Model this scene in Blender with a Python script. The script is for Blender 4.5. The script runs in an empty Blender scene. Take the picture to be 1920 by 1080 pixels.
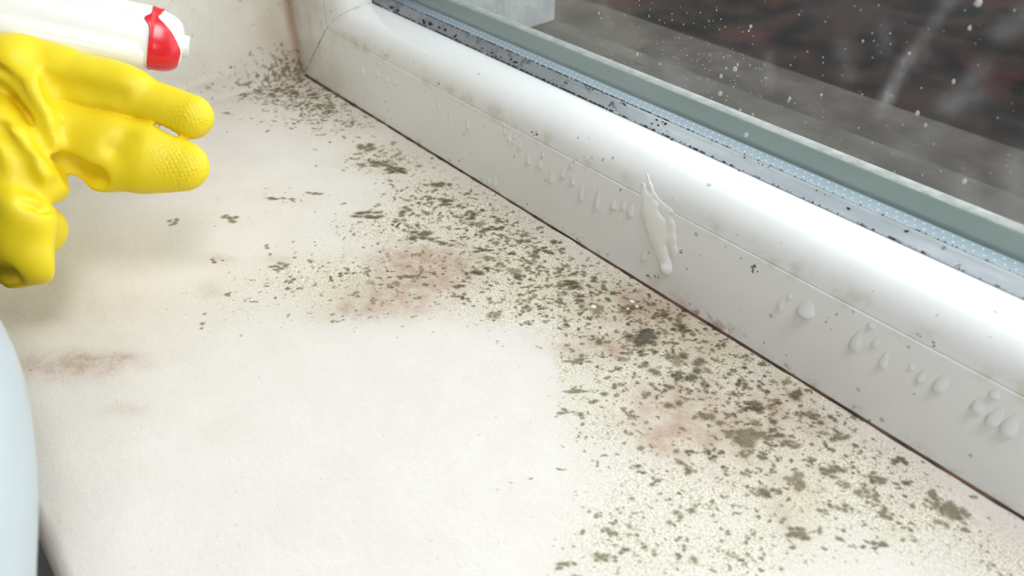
import bpy, bmesh, math, random
import numpy as np
from mathutils import Vector, Matrix

random.seed(7); rng = np.random.default_rng(11)
SC = bpy.context.scene
COL = SC.collection

# ------------------------------------------------------------------ camera
# metres: x runs along the window frame (away from the reveal wall), y towards outdoors, z up, sill top z = 0
FPX, VX, VY, CAM_H = 1420.0, -1570.0, 1130.0, 0.25
pitch = math.atan2(VY, FPX); cp, sp = math.cos(pitch), math.sin(pitch)
yaw = math.atan2(-VX, FPX / cp)
Fh = np.array([-math.cos(yaw), math.sin(yaw)]); Rh = np.array([Fh[1], -Fh[0]])
def ray(px, py):
    r = (px - 960) / FPX; v = (540 - py) / FPX
    fw = cp + v * sp; up = -sp + v * cp
    return np.array([Fh[0] * fw + Rh[0] * r, Fh[1] * fw + Rh[1] * r, up])
_d = ray(580, 145); _t = -CAM_H / _d[2]
CAM = np.array([-_d[0] * _t, -_d[1] * _t, CAM_H])
def P(px, py, dep): return CAM + ray(px, py) * dep
def onz(px, py, z=0.0): d = ray(px, py); return CAM + d * (z - CAM[2]) / d[2]
def ony(px, py, y=0.0): d = ray(px, py); return CAM + d * (y - CAM[1]) / d[1]
RIGHT = np.array([Rh[0], Rh[1], 0]); UP = np.array([Fh[0] * sp, Fh[1] * sp, cp]); FWD = np.array([Fh[0] * cp, Fh[1] * cp, -sp])
cam_data = bpy.data.cameras.new('camera'); cam = bpy.data.objects.new('camera', cam_data); COL.objects.link(cam)
M = Matrix.Identity(4)
for i in range(3):
    M[i][0] = RIGHT[i]; M[i][1] = UP[i]; M[i][2] = -FWD[i]; M[i][3] = CAM[i]
cam.matrix_world = M
cam_data.sensor_width = 36; cam_data.lens = FPX * 36 / 1920
cam_data.clip_start = 0.01; cam_data.clip_end = 100
cam_data.dof.use_dof = True; cam_data.dof.focus_distance = 0.40; cam_data.dof.aperture_fstop = 9.0
SC.camera = cam

# ------------------------------------------------------------------ light
SC.view_settings.view_transform = 'Standard'; SC.view_settings.look = 'None'
SC.view_settings.gamma = 1; SC.view_settings.use_curve_mapping = False
SC.view_settings.exposure = 0.0
W = bpy.data.worlds.new('overcast'); SC.world = W; W.use_nodes = True
bg = W.node_tree.nodes['Background']; bg.inputs[0].default_value = (0.93, 0.97, 1.0, 1); bg.inputs[1].default_value = 3.2
def area(name, loc, target, size, power, color=(1, 1, 1)):
    l = bpy.data.lights.new(name, 'AREA'); l.shape = 'DISK'; l.size = size; l.energy = power; l.color = color
    o = bpy.data.objects.new(name, l); COL.objects.link(o); o.location = loc
    o.rotation_euler = (Vector(target) - Vector(loc)).to_track_quat('-Z', 'Y').to_euler()
    return o
area('ceiling_lamp', (0.86, -0.15, 1.06), (0.45, -0.14, 0), 0.36, 6.2, (0.97, 0.985, 1.0))
area('camera_softbox', (1.02, -0.56, 0.64), (0.40, -0.12, 0), 0.24, 1.85, (0.97, 0.985, 1.0))  # unseen softbox added beside the camera to brighten the frame's right end

# ------------------------------------------------------------------ helpers
def mesh_obj(name, verts, faces, mat=None, parent=None, smooth=False, attrs=None):
    me = bpy.data.meshes.new(name)
    me.from_pydata([tuple(map(float, v)) for v in verts], [], [tuple(map(int, f)) for f in faces])
    if attrs:
        for k, a in attrs.items():
            at = me.attributes.new(k, 'FLOAT', 'POINT'); at.data.foreach_set('value', np.asarray(a, dtype=np.float32).ravel())
    if smooth: me.polygons.foreach_set('use_smooth', [True] * len(me.polygons))
    me.update()
    o = bpy.data.objects.new(name, me); COL.objects.link(o)
    if mat: me.materials.append(mat)
    if parent: o.parent = parent
    return o
def empty(name, loc=(0, 0, 0)):
    o = bpy.data.objects.new(name, None); o.location = loc; o.empty_display_size = 0.02; COL.objects.link(o); return o
def put(parent, child):
    "parent while keeping the child's world place (the parent Empty is only translated)"
    child.parent = parent; child.location = Vector(child.location) - Vector(parent.location)
def tag(o, label=None, cat=None, group=None, kind=None):
    if label: o['label'] = label
    if cat: o['category'] = cat
    if group: o['group'] = group
    if kind: o['kind'] = kind
    return o
def box_vf(x0, x1, y0, y1, z0, z1):
    v = [(x, y, z) for x in (x0, x1) for y in (y0, y1) for z in (z0, z1)]
    f = [(0, 1, 3, 2), (4, 6, 7, 5), (0, 4, 5, 1), (2, 3, 7, 6), (0, 2, 6, 4), (1, 5, 7, 3)]
    return v, f
def grid_faces(n, m, closed_m=False):
    f = []
    for i in range(n - 1):
        for j in range(m if closed_m else m - 1):
            k = (j + 1) % m
            f.append((i * m + j, (i + 1) * m + j, (i + 1) * m + k, i * m + k))
    return f
def grid_faces_np(n, m):
    i, j = np.meshgrid(np.arange(n - 1), np.arange(m - 1), indexing='ij')
    a = (i * m + j).ravel()
    return np.stack([a, a + m, a + m + 1, a + 1], 1)
def big_mesh(name, verts, quads, mat, attrs=None, smooth=True, parent=None):
    me = bpy.data.meshes.new(name); nv, nf = len(verts), len(quads)
    me.vertices.add(nv); me.vertices.foreach_set('co', np.asarray(verts, dtype=np.float32).ravel())
    me.loops.add(nf * 4); me.loops.foreach_set('vertex_index', np.asarray(quads, dtype=np.int32).ravel())
    me.polygons.add(nf); me.polygons.foreach_set('loop_start', np.arange(0, nf * 4, 4, dtype=np.int32))
    me.update(calc_edges=True); me.validate()
    if smooth: me.polygons.foreach_set('use_smooth', np.ones(len(me.polygons), dtype=bool))
    for k, a in (attrs or {}).items():
        at = me.attributes.new(k, 'FLOAT', 'POINT'); at.data.foreach_set('value', np.asarray(a, dtype=np.float32).ravel())
    me.materials.append(mat)
    o = bpy.data.objects.new(name, me); COL.objects.link(o)
    if parent: o.parent = parent
    return o
def surface_nets(phi, origin, h):
    "smooth zero surface of a sampled distance field (surface nets)"
    nx, ny, nz = phi.shape
    ins = phi < 0
    cs = [(dx, dy, dz) for dx in (0, 1) for dy in (0, 1) for dz in (0, 1)]
    sl = lambda a, c: a[c[0]:nx - 1 + c[0], c[1]:ny - 1 + c[1], c[2]:nz - 1 + c[2]]
    cnt = sum(sl(ins, c).astype(np.int8) for c in cs)
    act = (cnt > 0) & (cnt < 8)
    idx = -np.ones(act.shape, dtype=np.int64); ii = np.argwhere(act); idx[act] = np.arange(len(ii))
    acc = np.zeros((len(ii), 3)); n = np.zeros(len(ii))
    val = {c: sl(phi, c)[act] for c in cs}
    for a in cs:
        for ax in range(3):
            if a[ax]: continue
            b = list(a); b[ax] = 1; b = tuple(b)
            va, vb = val[a], val[b]; m = (va < 0) != (vb < 0)
            t = np.where(m, va / np.where(m, va - vb, 1), 0)
            p = np.array(a, float)[None, :].repeat(len(ii), 0); p[:, ax] += t
            acc[m] += p[m]; n[m] += 1
    verts = (ii + acc / n[:, None]) * h + origin
    quads = []
    for ax in range(3):
        o1, o2 = [k for k in range(3) if k != ax]
        s0 = [slice(1, d - 1) for d in phi.shape]; s0[ax] = slice(0, phi.shape[ax] - 1)
        s1 = list(s0); s1[ax] = slice(1, phi.shape[ax])
        A, B = ins[tuple(s0)], ins[tuple(s1)]
        base = np.array([s.start for s in s0])
        for flag in (True, False):
            e = np.argwhere((A != B) & (A == flag)) + base
            if not len(e): continue
            q = []
            for d1, d2 in ((-1, -1), (0, -1), (0, 0), (-1, 0)):
                c = e.copy(); c[:, o1] += d1; c[:, o2] += d2
                q.append(idx[c[:, 0], c[:, 1], c[:, 2]])
            q = np.stack(q, 1)
            if flag == (ax == 1): q = q[:, ::-1]
            quads.append(q)
    quads = np.concatenate(quads); quads = quads[(quads >= 0).all(1)]
    return verts, quads
def d_cone(X, a, b, ra, rb):
    "distance to a tapered capsule"
    a = np.asarray(a, np.float32); b = np.asarray(b, np.float32); ba = b - a
    t = np.clip(((X - a) @ ba) / max(float(ba @ ba), 1e-12), 0, 1)
    return np.linalg.norm(X - a - t[..., None] * ba, axis=-1) - (ra + (rb - ra) * t)
def smin(a, b, k):
    h = np.clip(0.5 + 0.5 * (b - a) / k, 0, 1); return b + (a - b) * h - k * h * (1 - h)
def smax(a, b, k): return -smin(-a, -b, k)

# ------------------------------------------------------------------ node material helper
class Mat:
    def __init__(s, name, base=(0.8, 0.8, 0.8), rough=0.5, **kw):
        s.m = bpy.data.materials.new(name); s.m.use_nodes = True; s.t = s.m.node_tree
        s.b = s.t.nodes['Principled BSDF']; s.out = s.t.nodes['Material Output']
        s.b.inputs['Base Color'].default_value = (*base, 1); s.b.inputs['Roughness'].default_value = rough
        for k, v in kw.items(): s.b.inputs[k].default_value = v
        s.tc = s.n('ShaderNodeTexCoord').outputs['Object']
    def n(s, kind, **props):
        x = s.t.nodes.new(kind)
        for k, v in props.items(): setattr(x, k, v)
        return x
    def set(s, inp, v):
        if hasattr(v, 'default_value') or isinstance(v, bpy.types.NodeSocket): s.t.links.new(v, inp)
        else:
            inp.default_value = (*v, 1) if isinstance(v, tuple) and len(v) == 3 and inp.type == 'RGBA' else v
    def math(s, op, a, b=0.0, clamp=False):
        x = s.n('ShaderNodeMath', operation=op, use_clamp=clamp); s.set(x.inputs[0], a); s.set(x.inputs[1], b); return x.outputs[0]
    def noise(s, scale, detail=3, rough=0.55, vec=None, dist=0.0):
        x = s.n('ShaderNodeTexNoise'); s.set(x.inputs['Vector'], vec or s.tc); x.inputs['Scale'].default_value = scale
        x.inputs['Detail'].default_value = detail; x.inputs['Roughness'].default_value = rough; x.inputs['Distortion'].default_value = dist
        return x.outputs['Fac']
    def voro(s, scale, vec=None, rnd=1.0):
        x = s.n('ShaderNodeTexVoronoi'); s.set(x.inputs['Vector'], vec or s.tc); x.inputs['Scale'].default_value = scale
        x.inputs['Randomness'].default_value = rnd; return x.outputs['Distance'], x.outputs['Color']
    def mapped(s, scale=(1, 1, 1), rot=(0, 0, 0), loc=(0, 0, 0)):
        x = s.n('ShaderNodeMapping'); s.set(x.inputs['Vector'], s.tc)
        x.inputs['Scale'].default_value = scale; x.inputs['Rotation'].default_value = rot; x.inputs['Location'].default_value = loc
        return x.outputs[0]
    def rng(s, v, a, b, c=0.0, d=1.0, smooth=True):
        x = s.n('ShaderNodeMapRange'); x.interpolation_type = 'SMOOTHSTEP' if smooth else 'LINEAR'
        s.set(x.inputs[0], v)
        for i, q in enumerate((a, b, c, d)): s.set(x.inputs[i + 1], q)
        return x.outputs[0]
    def attr(s, name): return s.n('ShaderNodeAttribute', attribute_name=name).outputs['Fac']
    def mix(s, f, a, b):
        x = s.n('ShaderNodeMix', data_type='RGBA'); s.set(x.inputs[0], f); s.set(x.inputs[6], a); s.set(x.inputs[7], b); return x.outputs[2]
    def xyz(s, vec=None):
        x = s.n('ShaderNodeSeparateXYZ'); s.set(x.inputs[0], vec or s.tc); return x.outputs
    def color(s, c): s.set(s.b.inputs['Base Color'], c)
    def bump(s, h, strength=0.3, dist=0.001):
        x = s.n('ShaderNodeBump'); x.inputs['Strength'].default_value = strength; x.inputs['Distance'].default_value = dist
        s.set(x.inputs['Height'], h); s.t.links.new(x.outputs[0], s.b.inputs['Normal'])
def specks(m, scale, rmax, share, seed=0.0):
    "sparse round-ish dirt specks: 1 inside a speck"
    d, c = m.voro(scale, m.mapped(loc=(seed, seed * 0.7, seed * 1.3)))
    r = m.xyz(c)
    keep = m.rng(r[0], 1 - share, 1 - share + 0.02)
    size = m.math('MULTIPLY', r[1], rmax)
    wob = m.math('MULTIPLY', m.math('SUBTRACT', m.noise(scale * 4, 2), 0.5), rmax * 1.2)
    inside = m.rng(m.math('ADD', d, wob), size, m.math('MULTIPLY', size, 0.5))
    return m.math('MULTIPLY', keep, inside)

# ------------------------------------------------------------------ sill (trim_1): grid with baked growth, stain and painted shade fields
XW = -0.009            # face of the reveal wall
SILL_W = 0.289
fr = 0.007
xs = np.concatenate([np.arange(XW - 0.02, 0.60, 0.0008), np.arange(0.60, 1.0, 0.02)])
ys = np.arange(-SILL_W + fr, 0.0125, 0.0008)
prof = [(-SILL_W + 0.0, -0.05), (-SILL_W, -0.04), (-SILL_W, -0.02), (-SILL_W, -fr)]
prof += [(-SILL_W + fr - fr * math.cos(t), -fr + fr * math.sin(t)) for t in np.linspace(0.2, math.pi / 2 - 0.15, 6)]
PY = np.array([p[0] for p in prof] + list(ys)); PZ = np.array([p[1] for p in prof] + [0.0] * len(ys))
PY = np.concatenate([[0.012], PY]); PZ = np.concatenate([[-0.05], PZ])
GX, GY = np.meshgrid(xs, PY, indexing='ij'); GZ = np.broadcast_to(PZ, GX.shape).copy()
top = GZ > -1e-6
def lowfreq(X, Y, n, fmax, seed):
    r = np.random.default_rng(seed); out = np.zeros_like(X)
    for _ in range(n):
        k = r.normal(size=2) * fmax; out += np.cos(k[0] * X + k[1] * Y + r.uniform(0, 6.28)) / math.sqrt(n)
    return out
GZ += np.where(top, 0.00022 * lowfreq(GX, GY, 14, 60, 3), 0)
def blob(px, py, rx, ry):
    "an ellipse on the sill around a seen spot, as centre and two half axes in metres"
    c = onz(px, py); a = onz(px + rx, py) - c; b = onz(px, py + ry) - c
    A = np.array([[a[0], b[0]], [a[1], b[1]]]); return c[:2], np.linalg.inv(A)
def field(blobs, X, Y):
    D = np.zeros_like(X)
    for px, py, rx, ry, amp in blobs:
        c, Ai = blob(px, py, rx, ry)
        u = Ai[0, 0] * (X - c[0]) + Ai[0, 1] * (Y - c[1]); v = Ai[1, 0] * (X - c[0]) + Ai[1, 1] * (Y - c[1])
        D += amp * np.exp(-0.7 * (u * u + v * v))
    return D
DENS = [(500, 172, 75, 18, 1.15), (570, 175, 50, 22, 1.1), (590, 195, 45, 22, 1.0), (640, 228, 45, 22, .7), (560, 225, 90, 20, .3), (720, 298, 55, 22, .9), (800, 365, 60, 32, .9), (880, 400, 60, 34, 1.0),
        (740, 425, 80, 22, .7), (960, 450, 70, 36, 1.0), (880, 500, 140, 36, .75), (700, 535, 100, 40, .6), (560, 520, 90, 40, .3),
        (1050, 535, 100, 40, 1.0), (980, 580, 100, 25, .7), (1190, 590, 90, 40, 1.1), (1130, 640, 70, 40, .7), (1300, 640, 70, 45, 1.1),
        (1250, 720, 120, 50, .75), (1400, 730, 80, 55, .95), (1500, 790, 100, 50, .8), (1380, 840, 120, 60, .55), (1600, 880, 90, 60, .5),
        (1450, 940, 150, 80, .42), (1250, 940, 120, 110, .3), (1700, 940, 80, 50, .5), (1800, 1020, 110, 50, .4), (1130, 800, 60, 60, .35),
        (1150, 1000, 80, 60, .3), (1350, 1050, 200, 40, .35), (450, 405, 70, 20, .10), (560, 372, 60, 14, .22), (430, 560, 70, 40, .14), (180, 680, 110, 20, .06),
        (930, 905, 60, 30, .18), (1060, 690, 30, 30, .4), (620, 600, 120, 20, .12), (1900, 1060, 60, 40, .5)]
dens = field(DENS, GX, GY)
# the growth stops at a compositing edge of the image, traced from pixels, near the open half of the sill
e0, e1 = onz(1045, 660)[:2], onz(1030, 1080)[:2]
nrm = np.array([-(e1 - e0)[1], (e1 - e0)[0]]); nrm /= np.linalg.norm(nrm)
side = (GX - e0[0]) * nrm[0] + (GY - e0[1]) * nrm[1]
if (np.array(onz(1300, 800)[:2]) - e0) @ nrm < 0: side = -side; nrm = -nrm
along = ((GX - e0[0]) * (e1 - e0)[0] + (GY - e0[1]) * (e1 - e0)[1]) / ((e1 - e0) @ (e1 - e0))
edge_mask = np.clip(1 - (side + 0.002 + 0.002 * lowfreq(GX, GY, 8, 300, 5)) / 0.005, 0, 1) * np.clip((along + 0.05) / 0.1, 0, 1)
dens *= 1 - 0.88 * edge_mask
dens = np.clip(dens, 0, 1.15)
spot = np.zeros_like(GX); tone = np.zeros_like(GX)
def stamp(cx, cy, rx, ry, rot, tn):
    R = 2.2 * max(rx, ry)
    i0, i1 = np.searchsorted(xs, [cx - R, cx + R]); 
    j0, j1 = np.searchsorted(ys, [cy - R, cy + R]); o = len(PY) - len(ys); j0 += o; j1 += o
    if i1 <= i0 or j1 <= j0: return
    X = GX[i0:i1, j0:j1] - cx; Y = GY[i0:i1, j0:j1] - cy
    c, s = math.cos(rot), math.sin(rot)
    d = np.sqrt(((X * c + Y * s) / rx) ** 2 + ((-X * s + Y * c) / ry) ** 2)
    v = np.clip(1 - d / 2.0, 0, 1)                      # 0.5 on the outline
    S = spot[i0:i1, j0:j1]; T = tone[i0:i1, j0:j1]
    w = v > S; S[w] = v[w]; T[w] = tn
vis = (GX > XW) & (GX < 0.6) & top & (GY < 0.001)
prob = np.where(vis, dens, 0)[: np.searchsorted(xs, 0.6)]
flat = prob.ravel() / prob.sum()
N = 7000
pick = rng.choice(len(flat), N, p=flat)
pi, pj = np.unravel_index(pick, prob.shape)
for i, j in zip(pi, pj):
    dloc = dens[i, j]
    r = 0.00043 * math.exp(rng.normal(0, 0.50)) * (0.8 + 0.45 * min(dloc, 1))
    tn = np.clip(rng.beta(2.8, 1.4) * (0.55 + 0.45 * min(1, dloc * 1.3)), 0, 1)
    x, y = GX[i, j], GY[i, j]
    if rng.random() < 0.07: r *= 1.9
    for k in range(1 + int(rng.integers(0, 3))):
        stamp(x + rng.normal(0, r * 0.8), y + rng.normal(0, r * 0.8), r * rng.uniform(.6, 1.1), r * rng.uniform(.5, 1.0), rng.uniform(0, 3.14), tn)
# the larger colonies, one by one
BIG = [(513, 373, 15, 4, .6), (587, 363, 13, 4, .5), (550, 374, 10, 3, .35), (433, 411, 14, 6, .55), (327, 417, 10, 6, .35), (690, 405, 24, 6, .8),
       (743, 320, 24, 5, .95), (707, 307, 26, 5, .75), (683, 277, 16, 7, .6), (753, 397, 16, 6, .7), (793, 440, 22, 8, .8), (813, 347, 18, 4, .8),
       (833, 377, 18, 5, .9), (520, 500, 16, 5, .45), (400, 488, 8, 4, .6), (620, 523, 5, 6, .9), (767, 520, 18, 5, .7), (890, 510, 18, 7, .95),
       (867, 557, 10, 5, .95), (860, 535, 12, 5, .9), (477, 565, 8, 3, .7), (973, 520, 12, 6, .9), (1067, 533, 26, 7, .95), (1203, 632, 26, 12, .9),
       (1277, 613, 16, 7, .95), (1170, 662, 7, 5, .8), (1083, 677, 18, 5, .5), (1083, 733, 20, 5, .45), (1117, 753, 14, 4, .55), (1063, 773, 12, 6, .35),
       (1257, 727, 13, 7, .7), (1413, 767, 18, 8, 1.0), (1403, 817, 26, 16, .55), (1190, 781, 14, 4, .6), (1160, 692, 8, 4, .95), (1477, 833, 18, 8, .5),
       (1563, 883, 20, 9, .6), (1647, 897, 18, 8, .45), (1683, 863, 14, 8, .8), (1750, 933, 12, 9, .45), (1787, 957, 20, 15, .5), (1640, 934, 15, 7, .45),
       (1657, 960, 13, 9, .55), (1497, 907, 18, 14, .35), (1500, 1000, 18, 10, .6), (1573, 823, 18, 8, .5), (1647, 1020, 16, 6, .8), (1370, 1063, 8, 6, .5),
       (1190, 872, 12, 4, .8), (1210, 885, 12, 4, .7), (1050, 880, 9, 3, .4), (1125, 1045, 16, 8, .4), (1060, 1058, 15, 7, .5), (1235, 900, 10, 5, .4),
       (737, 770, 2.2, 2.2, 1.0), (960, 905, 5, 2, .6), (995, 898, 6, 3, .5), (545, 163, 12, 3, .5), (510, 178, 9, 3, .5), (480, 168, 9, 3, .6), (560, 148, 10, 4, .5),
       (618, 208, 10, 5, .7), (588, 178, 12, 5, .7), (1240, 590, 16, 6, .8), (930, 430, 16, 5, .9), (905, 470, 18, 4, .9), (830, 455, 20, 4, .8), (1010, 470, 14, 5, .8)]
for px, py, rx, ry, tn in BIG:
    n = 4 + int(rx * ry / 18)
    for k in range(n):
        q = rng.normal(0, 0.55, 2) if k else (0, 0)
        c = onz(px + q[0] * rx, py + q[1] * ry)
        s = 0.42 if n > 3 else 0.62
        a = np.linalg.norm((onz(px + rx, py) - onz(px, py))[:2]) * s; b = np.linalg.norm((onz(px, py + ry) - onz(px, py))[:2]) * s
        v = onz(px + rx, py) - onz(px, py)
        stamp(c[0], c[1], a, b, math.atan2(v[1], v[0]) + rng.normal(0, .3), np.clip(tn + rng.normal(0, .08), 0, 1))
PINK = [(790, 490, 80, 32, 1.0), (720, 565, 80, 25, .8), (660, 590, 60, 14, .4), (840, 520, 50, 25, .5), (1110, 650, 55, 28, .55), (1240, 760, 80, 50, .55), (1320, 820, 80, 40, .5),
        (1230, 830, 40, 25, .4), (1470, 760, 45, 30, .5), (1480, 960, 40, 60, .4), (1530, 800, 40, 25, .35), (410, 487, 24, 9, .55), (395, 545, 20, 14, .3), (1180, 560, 70, 25, .6),
        (525, 487, 25, 8, .35), (1270, 590, 40, 20, .5), (165, 676, 85, 16, .75), (110, 692, 80, 22, .5), (225, 668, 30, 6, .5), (230, 768, 40, 12, .3), (560, 110, 14, 30, .7), (60, 1000, 30, 60, .25), (180, 580, 160, 40, .12)]  # the wide brown stain near the bottle doubles as its painted shadow
GREEN = [(1060, 522, 30, 10, .8), (1290, 625, 36, 22, .9), (1350, 660, 30, 20, .5), (1000, 540, 50, 18, .5), (1090, 580, 60, 20, .5), (960, 500, 60, 16, .4), (640, 540, 50, 30, .3), (1520, 940, 60, 60, .25), (1100, 740, 40, 30, .3), (1670, 1000, 20, 10, .6)]
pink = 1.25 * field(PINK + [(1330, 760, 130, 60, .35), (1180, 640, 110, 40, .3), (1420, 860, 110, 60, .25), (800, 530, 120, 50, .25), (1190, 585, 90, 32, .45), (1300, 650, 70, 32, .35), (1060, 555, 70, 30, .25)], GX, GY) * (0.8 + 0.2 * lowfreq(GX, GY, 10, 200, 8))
green = field(GREEN, GX, GY)
grain = np.clip(dens * 1.9, 0, 1) * np.clip((GX - 0.02) / 0.12, 0.35, 1)
peg = np.exp(-(GY / 0.004) ** 2) * (0.5 + 0.5 * lowfreq(GX, GY * 0, 9, 90, 21))
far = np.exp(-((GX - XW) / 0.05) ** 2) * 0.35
m = Mat('sill_paint', rough=0.55)
sp_ = m.attr('spot'); tn_ = m.attr('tone'); gr_ = m.attr('grain')
n1 = m.noise(1250, 4, 0.65); n2 = m.noise(2600, 2, 0.6); n3 = m.noise(45, 4); n4 = m.noise(320, 3)
base = m.mix(m.rng(n3, .3, .7), (.795, .742, .692), (.82, .774, .730))
base = m.mix(m.math('MULTIPLY', m.rng(n4, .35, .7), .12), base, (.70, .62, .52))
# sandy grain inside the grown-over area
pale = m.mix(m.rng(n1, .42, .62), (.90, .865, .77), (.50, .42, .29))
gmask = m.math('MULTIPLY', gr_, m.rng(m.noise(60, 3), .25, .6, .5, 1.0))
base = m.mix(gmask, base, pale)
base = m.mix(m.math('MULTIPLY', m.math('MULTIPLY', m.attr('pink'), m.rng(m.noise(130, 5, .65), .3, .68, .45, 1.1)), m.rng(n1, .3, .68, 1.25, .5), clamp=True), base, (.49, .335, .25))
base = m.mix(m.math('MULTIPLY', m.math('MULTIPLY', m.attr('green'), .75), m.rng(n1, .3, .7, .4, 1.2), clamp=True), base, (.60, .585, .34))
# fine pepper
pep = m.math('MULTIPLY', m.rng(n2, .63, .72), m.math('MULTIPLY', gr_, .75))
base = m.mix(pep, base, (.20, .18, .12))
tiny = specks(m, 420, .30, .10, 3.1)
base = m.mix(m.math('MULTIPLY', tiny, .35), base, (.32, .27, .2))
# colonies
e = m.math('ADD', sp_, m.math('ADD', m.math('MULTIPLY', m.math('SUBTRACT', n1, .5), .50), m.math('MULTIPLY', m.math('SUBTRACT', n2, .5), .85)))
halo = m.math('MULTIPLY', m.rng(m.math('ADD', sp_, m.math('MULTIPLY', m.math('SUBTRACT', n1, .5), .5)), .12, .6), m.math('MULTIPLY', m.rng(sp_, .02, .2), .50))
base = m.mix(halo, base, (.38, .33, .19))
core = m.math('MULTIPLY', m.rng(e, .42, .74), m.math('MULTIPLY', m.rng(sp_, .1, .35), m.rng(tn_, 0, 1, .5, .95, smooth=False)))
base = m.mix(core, base, m.mix(tn_, (.19, .14, .065), (.060, .047, .028)))
m.color(base)
m.bump(m.math('ADD', m.math('MULTIPLY', m.noise(700, 4), .5), m.math('ADD', m.noise(160, 3), m.math('MULTIPLY', core, .4))), .28, .0012)
verts = np.stack([GX, GY, GZ], -1).reshape(-1, 3)
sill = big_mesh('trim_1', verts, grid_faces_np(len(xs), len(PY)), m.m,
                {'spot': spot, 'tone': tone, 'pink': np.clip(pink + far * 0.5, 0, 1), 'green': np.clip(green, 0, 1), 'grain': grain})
tag(sill, 'cream painted window sill spotted with dark mold along the frame', kind='structure')

# ------------------------------------------------------------------ reveal wall on the left
m = Mat('plaster', rough=0.8)
b = m.mix(m.rng(m.noise(18, 5), .3, .7), (.71, .67, .60), (.79, .765, .71))
X = m.xyz()
stain = m.math('MULTIPLY', m.rng(X[1], -.055, -.004), m.rng(m.noise(25, 3, vec=m.mapped(scale=(1, 1, .3))), .35, .6))
b = m.mix(m.math('MULTIPLY', stain, .6), b, (.60, .44, .31))
edge = m.rng(X[1], -.010, -.002)
b = m.mix(m.math('MULTIPLY', edge, .75), b, (.36, .23, .15))
low = m.math('MULTIPLY', m.rng(X[2], .045, .0), m.rng(X[1], -.10, -.01))
ms = m.rng(m.math('ADD', m.math('MULTIPLY', m.noise(260, 4, .65), 1.0), m.math('MULTIPLY', low, .22)), .63, .74)
b = m.mix(m.math('MULTIPLY', ms, .8), b, (.16, .145, .09))
b = m.mix(m.math('MULTIPLY', specks(m, 95, .35, .16, 1.0), .6), b, (.2, .19, .13))
m.color(b); m.bump(m.math('ADD', m.noise(120, 5), m.math('MULTIPLY', m.noise(30, 3), 2)), .35, .002)
wy = np.linspace(-0.9, 0.0, 150); wz = np.linspace(-0.06, 1.2, 160)
wz = np.sort(np.concatenate([np.linspace(-0.02, 0.15, 90), wz]))
WY, WZ = np.meshgrid(wy, wz, indexing='ij')
WX = XW + 0.0006 * lowfreq(WY, WZ, 14, 70, 4) + 0.004 * np.exp(-np.clip(WZ, 0, 1) / 0.004) * (WZ > -0.01)
WX += 0.0012 * np.exp(-((WZ - 0.016 + 0.002 * np.sin(WY * 40)) / 0.0025) ** 2) * np.clip((-WY - 0.05) / 0.03, 0, 1)
wall = big_mesh('wall_left', np.stack([WX, WY, WZ], -1).reshape(-1, 3), grid_faces_np(len(wy), len(wz))[:, ::-1], m.m)
tag(wall, 'cream plaster reveal wall with brown damp stains beside the window', kind='structure')
m = Mat('room_wall_paint', (.62, .58, .52), .8)
m.bump(m.noise(90, 4), .2, .002)
v, f = box_vf(XW - 0.15, 1.0, -SILL_W + 0.03, 0.03, -0.9, -0.05)
tag(mesh_obj('wall_below', v, f, m.m), 'painted wall carrying the window sill', kind='structure')
m = Mat('dark_floor', (.10, .075, .055), .6); m.color(m.mix(m.noise(9, 4), (.08, .06, .045), (.15, .11, .08)))
v, f = box_vf(-0.6, 2.2, -2.6, 0.03, -0.95, -0.9)
tag(mesh_obj('floor', v, f, m.m), 'dark brown floor below the sill', kind='structure')

m = Mat('room_paint', (.38, .38, .38), .85); m.bump(m.noise(60, 4), .15, .002); RP = m.m
def shell(name, bx, label):
    v, f = box_vf(*bx); tag(mesh_obj(name, v, f, RP), label, kind='structure')
shell('wall_back', (-0.8, 2.4, -2.7, -2.6, -0.95, 1.65), 'pale room wall opposite the window')
shell('wall_right', (2.3, 2.4, -2.6, 0.0, -0.95, 1.65), 'pale room wall at the far right')
shell('wall_side', (XW - 0.16, XW - 0.006, -2.6, 0.03, -0.95, 1.65), 'pale room wall running on from the reveal')
shell('wall_front', (1.06, 2.4, 0.0, 0.15, -0.95, 1.65), 'pale room wall right of the window')
shell('ceiling', (-0.8, 2.4, -2.7, 0.20, 1.65, 1.70), 'white ceiling of the room')
shell('wall_above', (-0.8, 2.4, 0.0, 0.15, 1.0, 1.65), 'pale room wall above the window')

# ------------------------------------------------------------------ window_1: mitred plastic frame, double glazing
win = empty('window_1', (0, 0, 0)); tag(win, 'white plastic window frame with wet dirty double glazing', kind='structure')
m = Mat('frame_plastic', (.80, .80, .785), .32)
m.b.inputs['Coat Weight'].default_value = .5; m.b.inputs['Coat Roughness'].default_value = .25
X = m.xyz()
near2 = m.math('MULTIPLY', m.rng(X[2], .046, .0505), m.rng(X[2], .060, .052))       # dirt collecting along the ledge
nearb = m.rng(X[2], .013, .0)
b = m.mix(m.rng(m.noise(14, 4), .3, .75), (.79, .795, .79), (.82, .83, .835))
b = m.mix(m.math('MULTIPLY', m.rng(m.noise(70, 4), .45, .75), m.math('ADD', m.math('MULTIPLY', near2, .75), .05)), b, (.55, .52, .40))
sk = m.math('MAXIMUM', specks(m, 330, .33, .10, 2.0), m.math('MULTIPLY', specks(m, 150, .24, .09, 5.0), .8))
sk2 = m.math('MULTIPLY', specks(m, 420, .5, .30, 7.0), m.math('MAXIMUM', nearb, near2))
patch = m.rng(m.noise(28, 3), .5, .64)
sk2 = m.math('MULTIPLY', sk2, patch)
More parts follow.
